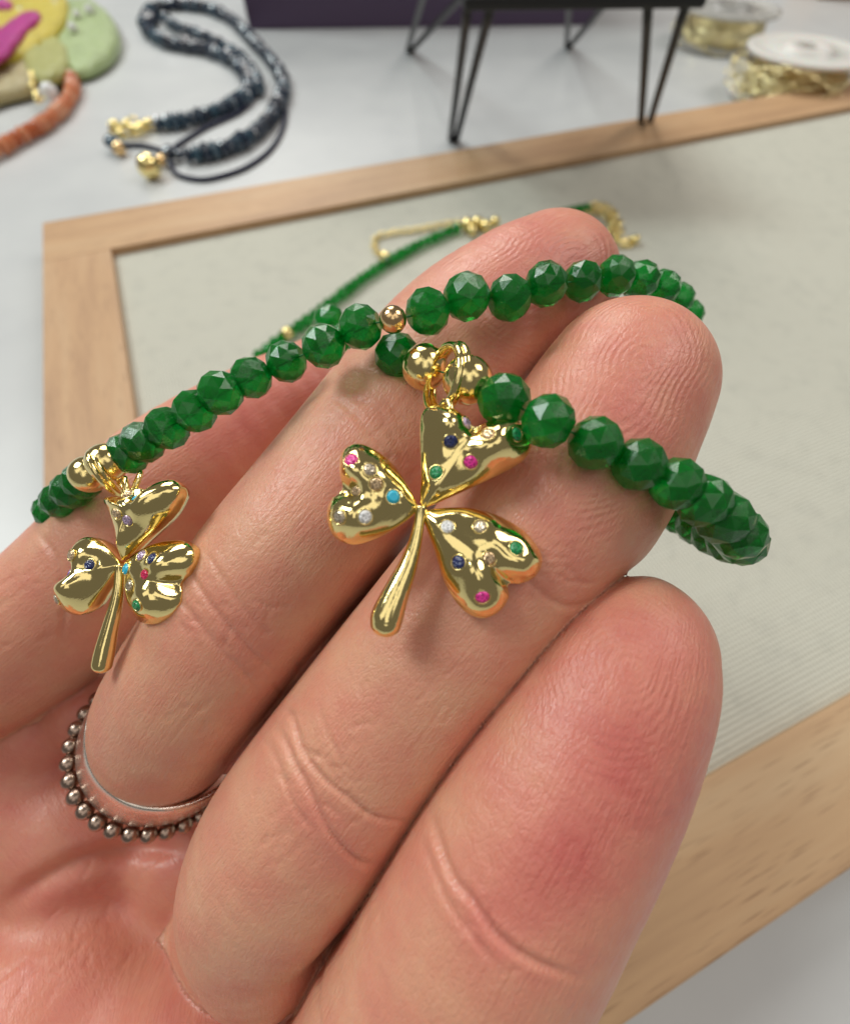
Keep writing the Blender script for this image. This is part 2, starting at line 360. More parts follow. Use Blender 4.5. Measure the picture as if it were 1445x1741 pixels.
def fine_lines(finger, cx_, cy_, rx_, ry_, ang, n, spread=26):
    r = np.random.default_rng(int(cx_)); a = math.radians(ang)
    for _ in range(n):
        ox, oy = r.normal(0, rx_*.5), r.normal(0, ry_*.5); L_ = r.uniform(18, 60); b_ = a+r.normal(0, math.radians(spread))
        x_, y_ = cx_+ox*math.cos(a)-oy*math.sin(a), cy_+ox*math.sin(a)+oy*math.cos(a); dx, dy = math.cos(b_)*L_/2, math.sin(b_)*L_/2
        crease(finger, [(x_-dx, y_-dy), (x_+r.normal(0, 4), y_+r.normal(0, 4)), (x_+dx, y_+dy)], r.uniform(5, 7.5), r.uniform(.006, .013), .2)
fine_lines('ring', 560, 1310, 110, 60, 42, 16); fine_lines('ring', 520, 1420, 90, 110, -52, 12, 14); fine_lines('ring', 900, 960, 110, 60, 42, 10); fine_lines('ring', 720, 1180, 130, 120, -52, 10, 10)
fine_lines('middle', 390, 1070, 110, 70, 42, 16); fine_lines('middle', 350, 1190, 90, 90, -52, 10, 14); fine_lines('middle', 600, 820, 130, 110, -52, 10, 10); fine_lines('middle', 640, 690, 80, 50, 42, 10)
fine_lines('pinky', 800, 1530, 120, 60, 45, 12); fine_lines('pinky', 640, 1620, 100, 120, -52, 10, 14); fine_lines('index', 70, 1050, 90, 110, -40, 14, 14)
fine_lines('palm', 110, 1640, 160, 90, -55, 22, 12)
crease('palm', [(0, 1548), (70, 1500), (150, 1462), (240, 1445), (330, 1450)], 30, .13)
disp += np.where(facing, .004*noise1(U*3.1+fid*7, 3)*np.cos(ARC*1.1), 0)
hv2 = hv+nrm*disp[:, None]
# colour zones of the skin and fingerprint ridges
red = np.zeros(nv)
def blush(finger, px, py, rx, ry, ang, amt):
    mk = (fid == names.index(finger)); a = math.radians(ang); dx, dy = hx-px, hy-py
    e = ((dx*math.cos(a)+dy*math.sin(a))/rx)**2+((-dx*math.sin(a)+dy*math.cos(a))/ry)**2
    red[mk] += amt*np.exp(-e[mk])
blush('pinky', 1030, 1340, 300, 175, -58, .62); blush('pinky', 1075, 1290, 90, 60, -50, .28); blush('pinky', 985, 1440, 80, 70, 0, .22); blush('pinky', 1080, 1080, 160, 130, 0, .22); blush('pinky', 870, 1560, 120, 60, -50, .25)
blush('ring', 1090, 650, 170, 170, 0, .38); blush('ring', 940, 880, 160, 110, -50, .30); blush('ring', 700, 1240, 90, 200, 40, .10); blush('ring', 560, 1420, 90, 60, 40, .25)
blush('middle', 930, 470, 190, 150, 0, .45); blush('middle', 640, 830, 120, 90, 0, .18); blush('middle', 400, 1080, 110, 70, 40, .28)
blush('index', 480, 690, 240, 110, -30, .55); blush('index', 60, 1030, 120, 120, 0, .18)
red += np.where(fid == 9, .30, 0)
red = np.clip(red+.11, 0, 1.2)
PH = np.zeros(nv); AM = np.zeros(nv)
def prints(finger, px, py, ax, rad, period=.046, vis=1.0):
    k = names.index(finger); mk = fid == k; i0 = np.argmin(np.where(mk & facing, (hx-px)**2+(hy-py)**2, 1e12))
    ch = chains[finger]; axv = ch[-1, :3]-ch[-5, :3]; axv -= (axv @ nrm[i0])*nrm[i0]; axv /= np.linalg.norm(axv); sdv = np.cross(axv, nrm[i0])
    du, da = -((hv-hv[i0]) @ axv), (hv-hv[i0]) @ sdv
    r = np.sqrt((du*np.where(du > 0, ax*.75, ax))**2+da**2+.0006)
    r = r+.05*np.sin(du*4+da*2+1)+.03*np.sin(da*6-du)+.016*np.sin(du*11+da*7)
    PH[mk] = (r/period)[mk]; AM[mk] = (vis*.85*np.clip(1.35-r/rad, 0, 1)*(.55+.45*np.sin(du*9+da*4)*np.sin(da*8-du*3)))[mk]
prints('ring', 1098, 628, .62, .95); prints('middle', 975, 455, .7, .85, .050); prints('pinky', 1085, 1150, 1.15, .62, .047, .8)
me = bpy.data.meshes.new('hand'); me.vertices.add(nv); me.vertices.foreach_set('co', hv2.astype(np.float32).ravel())
me.loops.add(len(hf)*4); me.loops.foreach_set('vertex_index', hf.astype(np.int32).ravel())
me.polygons.add(len(hf)); me.polygons.foreach_set('loop_start', np.arange(len(hf), dtype=np.int32)*4)
me.polygons.foreach_set('use_smooth', np.ones(len(hf), bool)); me.update(calc_edges=True); me.validate()
def fattr(name, arr):
    a = me.attributes.new(name, 'FLOAT', 'POINT'); a.data.foreach_set('value', np.asarray(arr, np.float32))
fattr('redness', red); fattr('ridge_phase', PH); fattr('ridge_amp', AM)
a = me.attributes.new('skin_uv', 'FLOAT_VECTOR', 'POINT'); a.data.foreach_set('vector', np.stack([U, ARC, fid*3.7], 1).astype(np.float32).ravel())
m = NT('skin'); uv = m.attr('skin_uv').outputs['Vector']; rd = m.attr('redness').outputs['Fac']; oc = m.coord()
mot = m.noise(oc, 2.2, 4, .6); fine = m.noise(oc, 16, 3)
rr = m.math('ADD', rd, m.math('MULTIPLY', m.math('SUBTRACT', mot, .5), 1.0))
col = m.ramp(rr, [(0.0, (.69, .345, .222)), (.25, (.665, .272, .185)), (.55, (.62, .20, .152)), (1.0, (.51, .10, .09))])
col = m.mix(m.math('MULTIPLY', fine, .18), col, (.70, .38, .245))
mpu = lambda s: m.n('ShaderNodeMapping', Vector=uv, Scale=s).outputs[0]
ln1 = m.noise(mpu((2.2, 30, 1)), 1.0, 3, .6); ln2 = m.noise(mpu((30, 34, 1)), 1.0, 2, .6)
vor = m.n('ShaderNodeTexVoronoi', Vector=mpu((16, 34, 1)), Scale=1.0, _feature='DISTANCE_TO_EDGE').outputs[0]
vor = m.math('MINIMUM', m.math('MULTIPLY', vor, 5.0), 1.0)
ph = m.attr('ridge_phase').outputs['Fac']; am = m.attr('ridge_amp').outputs['Fac']
rg = m.math('MULTIPLY', m.math('SINE', m.math('MULTIPLY', ph, 6.2832)), am)
amp = m.n('ShaderNodeMapRange', Value=m.noise(oc, 1.6, 3), From_Min=.35, From_Max=.65, To_Min=.25, To_Max=1.1).outputs[0]
hgt = m.math('ADD', m.math('MULTIPLY', ln1, amp), m.math('ADD', m.math('MULTIPLY', ln2, .55), m.math('MULTIPLY', vor, .13)))
hgt = m.math('MULTIPLY_ADD', rg, .26, hgt)
col = m.mix(m.math('MULTIPLY', m.math('MULTIPLY_ADD', rg, -.5, .0), .12), col, (.48, .16, .12))
nb = m.bump(hgt, .85, .011)
m.set(Base_Color=col, Roughness=m.math('MULTIPLY_ADD', m.noise(mpu((7, 16, 1)), 1.0, 4), .40, .20), Specular_IOR_Level=.6, IOR=1.45,
      Subsurface_Weight=.40, Subsurface_Radius=(1.0, .32, .18), Subsurface_Scale=.17, Normal=nb)
hand = ob('hand', me, m.m)
tag(hand, 'open hand, palm side up, holding two green bead bracelets across its curled fingers', 'hand')
print('HAND', nv, len(hf))
# ------------------------------------------------------------------ faceted beads and bracelets
def facet_bead(name, seed, nseg=9, flat=.0):
    r = random.Random(seed); bm = bmesh.new()
    for lat, offs in ((-66, 0), (-41, .5), (-13, 0), (13, .5), (41, 0), (66, .5)):
        for k in range(nseg if abs(lat) < 60 else nseg):
            a = 2*math.pi*(k+offs+r.uniform(-.07, .07))/nseg; la = math.radians(lat+r.uniform(-2.5, 2.5))
            bm.verts.new((math.cos(la)*math.cos(a), math.cos(la)*math.sin(a), math.sin(la)*(1-flat)))
    bmesh.ops.convex_hull(bm, input=bm.verts[:])
    bmesh.ops.dissolve_limit(bm, angle_limit=math.radians(7), verts=bm.verts[:], edges=bm.edges[:])
    return bm_mesh(name, bm)
FB = [facet_bead('bead', s) for s in range(4)]
for b in FB: b.materials.append(GREEN)
GB = ball('gold_bead', 1, 32, 20); GB.materials.append(GOLD)
GBW = ball('gold_bead', 1, 32, 20); GBW.materials.append(GOLDW)
BR = .182
def strand(root, seq, thread_mat, thr=.007, grow=1.0):
    """seq: (px, py, radius px, kind[, depth]) along the strand; depth from the bead's own size"""
    pts = []
    for s in seq:
        rad = {'g': BR, 'G': .185, 's': .105, 'L': .165}[s[3]]; z = s[4] if len(s) > 4 else F*rad/s[2]
        pts.append((P(s[0], s[1], z), rad, s[3]))
    c = np.array([p[0] for p in pts]); tg = np.gradient(c, axis=0)
    for i, (p, rad, kd) in enumerate(pts):
        o = ob({'g': 'bead'}.get(kd, 'gold_bead'), {'g': random.choice(FB), 's': GBW, 'G': GB, 'L': GB}[kd])
        q = align(tg[i]).to_4x4() @ Matrix.Rotation(random.uniform(0, 6.28), 4, 'Z')
        s = rad*random.uniform(.98, 1.05)*(grow if kd == 'g' else 1)
        o.matrix_world = Matrix.Translation(Vector(p)) @ q @ Matrix.Diagonal((s, s, s*(1.0 if kd != 'g' else random.uniform(.92, 1.0)), 1)); mb = o.matrix_world.copy()
        under(o, root); o.matrix_basis = mb
    th = ob('thread', tube('thread', spline(c, 5), thr, 8), thread_mat); under(th, root); return c
THREAD = plain('green_thread', (.02, .16, .05), .8)
ZT = lambda px: px
s1 = [(112, 905, 24, 'g', 5.5), (96, 884, 27, 'g', 5.1), (90, 868, 29, 'g', 4.95), (104, 850, 30, 'g', 4.75), (122, 834, 31, 'g', 4.6), (140, 818, 32, 'g', 4.5),
      (152, 806, 32, 'L', 4.34), (182, 786, 33, 'L', 4.16), (217, 771, 33, 'g', 4.2), (243, 752, 34, 'g', 4.15), (284, 728, 35, 'g', 4.12), (331, 699, 36, 'g', 4.05), (375, 668, 36, 'g', 4.0),
      (427, 642, 36.5, 'g'), (487, 615, 36, 'g'), (550, 588, 38.5, 'g'), (613, 556, 38.5, 'g'), (668, 543, 23.5, 's'), (727, 530, 39.5, 'g'), (793, 504, 39, 'g'),
      (866, 507, 38, 'g'), (928, 483, 37, 'g'), (990, 478, 35, 'g'), (1046, 469, 32, 'g', 4.45), (1088, 476, 30, 'g', 4.75), (1125, 490, 29, 'g', 5.05), (1152, 508, 27, 'g', 5.35), (1170, 535, 25, 'g', 5.7)]
brA = empty('bead_bracelet', P(550, 588, 4.0), 'green faceted bead bracelet held uppermost over the fingertips, its charm at the far left', 'bracelet', 'green bead bracelets held in the hand')
strand(brA, s1, THREAD)
s2 = [(560, 545, 22, 'g', 5.6), (588, 580, 28, 'g', 5.0), (624, 606, 31, 'g', 4.55), (675, 604, 36, 'g', 4.02), (722, 624, 38, 'G', 3.78), (795, 646, 42, 'G', 3.52), (857, 680, 43, 'g', 3.4), (932, 716, 45.5, 'g', 3.22), (1012, 754, 44.5, 'g', 3.25),
      (1086, 790, 44, 'g', 3.3), (1150, 823, 44, 'g', 3.33), (1196, 851, 44, 'g', 3.36), (1230, 880, 43, 'g', 3.42), (1256, 908, 42, 'g', 3.52), (1262, 922, 38, 'g', 3.85), (1240, 922, 34, 'g', 4.2), (1212, 910, 32, 'g', 4.5), (1184, 893, 30, 'g', 4.75), (1156, 878, 29, 'g', 5.0), (1130, 862, 28, 'g', 5.2), (1100, 846, 26, 'g', 5.5)]
brB = empty('bead_bracelet', P(857, 680, 3.4), 'green faceted bead bracelet lying over the ring finger with the right clover charm', 'bracelet', 'green bead bracelets held in the hand')
strand(brB, s2, THREAD, grow=1.06)
# ------------------------------------------------------------------ clover charms
def gem_mesh(n=10):
    V = [(math.cos(2*math.pi*(k+.5)/n), math.sin(2*math.pi*(k+.5)/n), 0) for k in range(n)]
    V += [(.62*math.cos(2*math.pi*k/n), .62*math.sin(2*math.pi*k/n), .42) for k in range(n)]
    V += [(math.cos(2*math.pi*(k+.5)/n), math.sin(2*math.pi*(k+.5)/n), -.5) for k in range(n)]
    Fc = [tuple(range(n, 2*n))]
    for k in range(n):
        l = (k+1) % n; Fc += [(k, l, n+l), (k, n+l, n+k), (2*n+k, 2*n+l, l, k)]
    return mesh('gemstone', V, Fc, False)
def gem_mat(name, col, rough=.06, trans=0.0, metal=0.0):
    m = NT(name); n = m.n('ShaderNodeTexVoronoi', Vector=m.coord(scale=(2.2, 2.2, 2.2)), Scale=1.6)
    c2 = m.mix(m.math('MULTIPLY', n.outputs[0], 1.5), tuple(c*.22 for c in col), tuple(min(1, c*2.0) for c in col))
    m.set(Base_Color=c2, Roughness=rough, IOR=1.6, Specular_IOR_Level=.55, Metallic=metal)
    m.set(Normal=m.bump(n.outputs[0], .5, .01)); return m.m
GM = {'navy': gem_mat('navy_stone', (.006, .012, .07)), 'pink': gem_mat('pink_stone', (.55, .02, .20)), 'ruby': gem_mat('ruby_stone', (.38, .01, .06)), 'green': gem_mat('emerald_stone', (.005, .16, .05)),
      'turq': plain('turquoise_stone', (.03, .50, .72), .25), 'clear': gem_mat('clear_stone', (.34, .29, .22), metal=.7), 'champ': gem_mat('champagne_stone', (.42, .30, .18), metal=.7),
      'lilac': gem_mat('lilac_stone', (.30, .22, .32), metal=.4), 'white': gem_mat('white_stone', (.80, .82, .84), .12), 'purple': gem_mat('purple_stone', (.12, .05, .25))}
GEM = gem_mesh(); GEMS = {}
for k, mt in GM.items():
    g = GEM.copy(); g.materials.append(mt); GEMS[k] = g
def make_charm(center, z, normal_tilt, leaves, stem, gem_r, label, thick):
    """flat outlines are read off on the charm's own plane, then puffed into solid leaves"""
    pos = P(*center, z); nz = R @ np.array(normal_tilt); nz /= np.linalg.norm(nz)
    ux = R @ np.array([1.0, 0, 0]); ux -= (ux @ nz)*nz; ux /= np.linalg.norm(ux); uy = np.cross(nz, ux)
    rot = Matrix(np.stack([ux, uy, nz], 1).tolist())
    root = empty('clover_charm', pos, label, 'charm', 'gold clover charms with coloured stones', rot)
    def loc(px, py):
        v = P(px, py, 1.0)-CAM; t = ((pos-CAM) @ nz)/(v @ nz); q = CAM+v*t-pos; return np.array([q @ ux, q @ uy])
    for seed, (outline, notch, gems, tilt) in enumerate(leaves):
        ol = closed([loc(*p) for p in outline], 8); n = len(ol)
        cen = ol.mean(0); no = loc(*notch); tipv = np.array([0., 0.])
        NR = 26; V = []; Fc = []; ax = no-tipv; axl = np.linalg.norm(ax); ax /= axl; nrmv = np.array([-ax[1], ax[0]])
        gl = [(loc(g[0], g[1]), g[2]) for g in gems]
        def top(q, rho):
            hh = thick*max(0, 1-rho**1.75)**.80+.020*math.sin(13*q[0]+5*q[1]+seed)*math.sin(11*q[1]-4*q[0]+2*seed)*(1-rho**4)
            al = (q-tipv) @ ax/axl; la = (q-tipv) @ nrmv
            hh *= .62+.5*min(1, max(0, al))
            hh -= thick*.46*math.exp(-(la/(.10))**2)*max(0, min(1, (al-.25)/.6))*(1-rho**6)
            for gp, _ in gl: hh -= .018*math.exp(-(((q-gp)**2).sum())/(gem_r*1.25)**2)*(1-rho**4)
            return hh+tilt*al*.1
        rhos = [0]+[math.sin(math.pi/2*(i/NR)**.8) for i in range(1, NR+1)]
        V.append((*cen, top(cen, 0)))
        for i in range(1, NR+1):
            for k in range(n):
                q = cen+(ol[k]-cen)*rhos[i]; V.append((*q, top(q, rhos[i])))
        for k in range(n): Fc.append((0, 1+k, 1+(k+1) % n))
        for i in range(NR-1):
            for k in range(n):
                l = (k+1) % n; a0 = 1+i*n; b0 = 1+(i+1)*n; Fc.append((a0+k, b0+k, b0+l, a0+l))
        base = 1+(NR-1)*n; prev = base
        for rr_, dz in ((1.0, -.35), (.93, -.75), (.7, -.95)):       # rounded edge and back
            st = len(V)
            for k in range(n):
                q = cen+(ol[k]-cen)*rr_; al = (q-tipv) @ ax/axl; V.append((*q, dz*thick*.8+tilt*al*.1))
            for k in range(n):
                l = (k+1) % n; Fc.append((prev+k, st+k, st+l, prev+l))
            prev = st
        Fc.append(tuple(prev+k for k in range(n-1, -1, -1)))
        area2 = .5*np.sum(ol[:, 0]*np.roll(ol[:, 1], -1)-ol[:, 1]*np.roll(ol[:, 0], -1))
        if area2 < 0: Fc = [f[::-1] for f in Fc]
        lf = ob('leaf', mesh('leaf', V, Fc), GOLDL, root)
        TV = np.array(V[:1+NR*n])
        for gp, kd in gl:
            j = np.argmin(((TV[:, :2]-gp)**2).sum(1)); near = TV[np.argsort(((TV[:, :2]-gp)**2).sum(1))[:40]]
            A = np.c_[near[:, :2]-gp, np.ones(len(near))]; cf = np.linalg.lstsq(A, near[:, 2], rcond=None)[0]
            nn = Vector((-cf[0], -cf[1], 1)).normalized(); nn = (nn*.8+Vector((0, 0, .2))).normalized()
            M = Matrix.Translation((gp[0], gp[1], TV[j, 2]+.004)) @ align(nn).to_4x4()
            g = ob('gemstone', GEMS[kd], None, lf); g.matrix_basis = M @ Matrix.Diagonal((gem_r, gem_r, gem_r*.8, 1))
            tor = tube('bezel', [(gem_r*1.06*math.cos(a), gem_r*1.06*math.sin(a), 0) for a in np.linspace(0, 2*math.pi, 20, endpoint=False)], gem_r*.13, 6, loop=True)
            bz = ob('bezel', tor, GOLD, lf); bz.matrix_basis = M
    sp = spline([(*loc(p[0], p[1]), 0, p[2]) for p in stem], 8); k_ = np.linalg.norm(loc(center[0]+10, center[1])-loc(*center))/10
    path = np.c_[sp[:, :2], np.zeros(len(sp))+.01]; rd_ = sp[:, 3]*k_
    ends = []; er = []
    tv = path[-1]-path[-2]; tv /= np.linalg.norm(tv)
    for a in np.linspace(.2, 1, 7): ends.append(path[-1]+tv*rd_[-1]*math.sin(a*math.pi/2)*.85); er.append(max(.004, rd_[-1]*math.cos(a*math.pi/2)))
    ob('stem', tube('stem', np.vstack([path, ends]), np.r_[rd_, er], 20), GOLDL, root)
    return root, loc, (pos, ux, uy, nz)
big = [
 ([(716, 858), (716, 800), (714, 740), (717, 704), (734, 690), (762, 692), (788, 706), (806, 726), (834, 716), (868, 714), (894, 726), (904, 752), (890, 782), (850, 806), (790, 834), (735, 858)], (806, 726),
  [(791, 724, 'lilac'), (763, 759, 'navy'), (822, 750, 'champ'), (871, 746, 'green'), (796, 792, 'pink'), (740, 807, 'green')], .10),
 ([(708, 856), (690, 820), (664, 785), (636, 764), (606, 754), (582, 768), (577, 800), (582, 832), (562, 852), (556, 880), (568, 912), (598, 926), (634, 918), (676, 896), (704, 874)], (583, 836),
  [(601, 789, 'pink'), (632, 806, 'clear'), (608, 838, 'champ'), (642, 829, 'champ'), (669, 848, 'turq'), (581, 882, 'clear'), (624, 882, 'white')], .05),
 ([(720, 872), (750, 864), (800, 864), (850, 878), (896, 908), (921, 946), (912, 978), (886, 992), (864, 994), (864, 1018), (846, 1042), (816, 1051), (784, 1034), (756, 990), (740, 940), (726, 900)], (866, 992),
  [(759, 897, 'white'), (812, 897, 'clear'), (776, 956, 'navy'), (826, 950, 'champ'), (870, 933, 'green'), (815, 1012, 'pink')], .05)]
stemb = [(716, 862, 11), (713, 884, 9), (705, 925, 12), (691, 968, 17), (672, 1012, 23), (659, 1046, 27), (656, 1060, 26)]
chB, locB, frB = make_charm((714, 862), 3.28, (.04, .10, 1), big, stemb, .047, 'larger gold clover charm with jewelled leaves hanging over the ring finger', .225)
k2 = lambda pts: [(40+a/3.786, 720+b/3.786) for a, b in pts]
k3 = lambda gs: [(40+a/3.786, 720+b/3.786, c) for a, b, c in gs]
small = [
 (k2([(632, 870), (605, 720), (570, 590), (540, 500), (570, 470), (640, 492), (690, 452), (735, 415), (790, 425), (850, 400), (920, 365), (990, 375), (1018, 440), (960, 560), (870, 660), (740, 780), (655, 862)]), k2([(800, 425)])[0],
  k3([(790, 487, 'turq'), (733, 462, 'champ'), (690, 590, 'champ'), (748, 630, 'lilac')]), .12),
 (k2([(618, 900), (560, 820), (480, 748), (400, 732), (360, 770), (340, 835), (318, 870), (320, 950), (318, 1010), (272, 1060), (245, 1140), (285, 1210), (360, 1235), (430, 1195), (500, 1090), (560, 1000), (608, 935)]), k2([(318, 950)])[0],
  k3([(375, 965, 'purple'), (400, 848, 'champ'), (495, 910, 'navy'), (305, 1125, 'clear')]), .05),
 (k2([(650, 905), (700, 850), (800, 790), (920, 757), (1030, 757), (1095, 810), (1105, 890), (1070, 965), (1015, 1030), (1025, 1090), (1015, 1170), (950, 1250), (850, 1293), (750, 1275), (685, 1190), (662, 1090), (652, 980)]), k2([(1030, 1030)])[0],
  k3([(712, 935, 'turq'), (815, 850, 'lilac'), (917, 870, 'navy'), (865, 970, 'ruby'), (745, 1040, 'clear'), (832, 1160, 'green')]), .05)]
stems = [(206, 962, 7), (205, 973, 6), (203, 1005, 7), (196, 1040, 9), (187, 1075, 11), (179, 1110, 13), (175, 1130, 13)]
chA, locA, frA = make_charm((207, 959), 3.97, (-.26, .10, 1), small, stems, .047, 'smaller looking gold clover charm with jewelled leaves hanging at the left over the middle finger', .225)
def link_ring(root, fr3, px, z, rx, ry, wire, axis_tilt, twist=0.0):
    """an oval wire ring round the strand, in the charm's own frame"""
    pos, ux, uy, nz = fr3; c = P(px[0], px[1], z)-pos; c = np.array([c @ ux, c @ uy, c @ nz]); pts = []
    ca, sa = math.cos(axis_tilt), math.sin(axis_tilt); ct, st = math.cos(twist), math.sin(twist)
    for a in np.linspace(0, 2*math.pi, 40, endpoint=False):
        x, y = rx*math.cos(a), ry*math.sin(a)           # ring plane: depth and height
        v = np.array([x*sa, y, x*ca]); v = np.array([v[0]*ct-v[1]*st, v[0]*st+v[1]*ct, v[2]]); pts.append(c+v)
    ob('jump_ring', tube('jump_ring', pts, wire, 10, loop=True), GOLD, root)
link_ring(chB, frB, (752, 645), 3.6, .26, .25, .033, .42, -.10); link_ring(chB, frB, (763, 642), 3.62, .26, .24, .033, .42, -.10)
link_ring(chB, frB, (757, 700), 3.36, .05, .075, .022, .8, .0)
link_ring(chA, frA, (181, 806), 4.2, .24, .20, .028, .40, .55); link_ring(chA, frA, (190, 803), 4.23, .24, .20, .028, .40, .55)
link_ring(chA, frA, (214, 832), 4.05, .06, .10, .02, .9, .2); link_ring(chA, frA, (232, 822), 4.08, .06, .10, .02, .9, -.4)
# ------------------------------------------------------------------ finger ring
a1, a2 = P(284, 1258, 5.36), P(306, 1226, 4.98); axr = (a2-a1)/np.linalg.norm(a2-a1)
e1 = np.cross(axr, [0, 0, 1.0]); e1 /= np.linalg.norm(e1); e2 = np.cross(axr, e1)
ringo = empty('finger_ring', a1, 'tarnished silver ring with a row of tiny beads around the middle finger', 'ring')
V = []; Fc = []; prof = [(-.30, .86), (-.29, .885), (-.15, .895), (.0, .89), (.20, .88), (.33, .87), (.36, .85), (.34, .81), (-.28, .81)]; NP = len(prof); NS = 96
mid = a1+(a2-a1)*.5
for k in range(NS):
    t = 2*math.pi*k/NS; dv = math.cos(t)*e1+math.sin(t)*e2
    for h_, r_ in prof: V.append(mid+axr*h_+dv*r_*.94)
for k in range(NS):
    for j in range(NP): Fc.append((k*NP+j, k*NP+(j+1) % NP, ((k+1) % NS)*NP+(j+1) % NP, ((k+1) % NS)*NP+j))
under(ob('band', mesh('band', V, Fc), gold_mat('worn_silver', (.80, .72, .64), .26, .25)), ringo)
RB = ball('ring_bead', 1, 16, 10); RB.materials.append(SILVER)
NB = 33
for k in range(NB):
    t = 2*math.pi*k/NB; o = ob('ring_bead', RB); p = a1-axr*.10+(math.cos(t)*e1+math.sin(t)*e2)*.872
    o.matrix_basis = Matrix.Translation(Vector(p)) @ Matrix.Diagonal((.088, .088, .082, 1)); under(o, ringo)
# ------------------------------------------------------------------ far strand and chains lying on the linen
def on(pts, h): return np.array([G(p[0], p[1], h) for p in pts])
def laid(root, path, r, meshes, name, every=1.0, jitter=.0, flat=1.0, rdir=None):
    q = resample(spline(path, 10), 2*r*every*flat); tg = np.gradient(q, axis=0); out = []
    for i, p in enumerate(q):
        o = ob(name, random.choice(meshes)); s = r*random.uniform(1-jitter, 1+jitter)
        o.matrix_basis = Matrix.Translation(Vector(p)) @ align(tg[i]).to_4x4() @ Matrix.Rotation(random.uniform(0, 6.3), 4, 'Z') @ Matrix.Diagonal((s, s, s*flat, 1))
        under(o, root); out.append(o)
    return q
CL = mesh('chain_link', *[(lambda pts: (None, None))(0)][0]) if False else tube('chain_link', [(1.0*math.cos(a)*.7, 0, 1.0*math.sin(a)) for a in np.linspace(0, 2*math.pi, 16, endpoint=False)], .2, 6, loop=True)
CL.materials.append(GOLD)
def chain(root, path, r):
    q = resample(spline(path, 10), r*1.45); tg = np.gradient(q, axis=0)
    for i, p in enumerate(q):
        o = ob('chain_link', CL); o.matrix_basis = Matrix.Translation(Vector(p)) @ align(tg[i]).to_4x4() @ Matrix.Rotation((i % 2)*1.4+.4, 4, 'Z') @ Matrix.Diagonal((r, r, r, 1)); under(o, root)
h1 = LINEN+.22
tailp = on([(440, 604), (488, 568), (520, 546), (570, 508), (620, 470), (664, 442), (715, 414), (776, 388)], h1)
tail = empty('bracelet_end', tailp[0]*[1, 1, 0]+np.array([0, 0, LINEN]), 'blurred strand of small green beads with gold clasp lying on the linen behind the hand', 'bracelet', 'bracelet ends on the linen')
FT = [facet_bead('bead', s+20, 7) for s in range(3)]
for b in FT: b.materials.append(GREEN)
laid(tail, tailp, .21, FT, 'bead', .96, .06, .9)
def one(root, px, py, h, r, me_, name):
    o = ob(name, me_); o.matrix_basis = Matrix.Translation(Vector(G(px, py, h))) @ Matrix.Diagonal((r, r, r, 1)); return under(o, root)
one(tail, 488, 566, h1+.12, .2, GB, 'gold_bead'); one(tail, 655, 436, h1, .2, GB, 'gold_bead')
chain(tail, on([(655, 438), (638, 424), (640, 404), (665, 396), (710, 390), (760, 380), (790, 378)], LINEN+.12), .17)
for x, y, r in ((795, 382, .28), (812, 378, .24), (803, 392, .2), (826, 384, .26), (842, 376, .2)): one(tail, x, y, LINEN+.25, r, GB, 'clasp_bead')
tail2 = empty('bracelet_end', on([(975, 358)], LINEN)[0], 'gold extender chain curling on the linen behind the middle fingertip', 'bracelet', 'bracelet ends on the linen')
laid(tail2, on([(900, 375), (940, 366), (975, 358), (996, 354)], h1), .21, FT, 'bead', .96, .06, .9)
chain(tail2, on([(996, 354), (1014, 350), (1034, 356), (1046, 372), (1052, 392), (1046, 412), (1060, 414), (1078, 408)], LINEN+.15), .26)
chain(tail2, on([(1002, 356), (1022, 358), (1036, 370), (1040, 388), (1030, 400)], LINEN+.25), .24)
one(tail2, 1078, 408, LINEN+.2, .2, GB, 'gold_bead')
# ------------------------------------------------------------------ navy bracelets on the table
m = NT('navy_crystal'); rnd = m.n('ShaderNodeObjectInfo').outputs['Random']
m.set(Base_Color=m.ramp(rnd, [(0, (.006, .012, .03)), (.6, (.012, .03, .06)), (1, (.03, .08, .12))]), Roughness=m.math('MULTIPLY_ADD', m.noise(m.coord(), 4, 2), .2, .08), IOR=1.7, Coat_Weight=.5)
NAVY = m.m
FN = [facet_bead('bead', s+40, 8, .25) for s in range(3)]
for b in FN: b.materials.append(NAVY)
CORD = plain('navy_cord', (.012, .014, .04), .75)
hN = .36
nb1 = empty('navy_bracelet', G(460, 198), 'dark navy crystal bead bracelet, outer loop with dark cord and gold ball, on white table', 'bracelet', 'navy bead bracelets on the table')
laid(nb1, on([(244, 40), (256, 18), (290, 8), (333, 10), (364, 17), (395, 33), (421, 58), (446, 85), (469, 112), (482, 140), (477, 167), (461, 198), (434, 225), (399, 246), (360, 258), (320, 264)], hN), .45, FN, 'bead', .62, .16, .8)
under(ob('cord', tube('cord', spline(on([(486, 150), (484, 205), (462, 250), (420, 283), (368, 301), (332, 304), (296, 292), (285, 262), (250, 248), (215, 246), (190, 240)], .12), 8), .12, 8), CORD), nb1)
one(nb1, 253, 282, .55, .55, GB, 'gold_ball'); one(nb1, 274, 272, .35, .28, GBW, 'gold_bead'); one(nb1, 240, 272, .4, .22, GB, 'gold_bead')
for x, y, r in ((288, 258, .42), (304, 262, .3), (190, 240, .42), (200, 248, .4)): one(nb1, x, y, r, r, FN[0], 'knot_bead')
one(nb1, 202, 252, .35, .33, GBW, 'gold_bead')
nb2 = empty('navy_bracelet', G(380, 182), 'dark navy crystal bead bracelet, inner loop ending in a gold chain, on white table', 'bracelet', 'navy bead bracelets on the table')
laid(nb2, on([(262, 30), (248, 46), (266, 63), (295, 75), (329, 80), (364, 88), (395, 103), (417, 124), (424, 150), (411, 168), (380, 184), (349, 195), (310, 205), (268, 210)], hN), .47, FN, 'bead', .62, .16, .8)
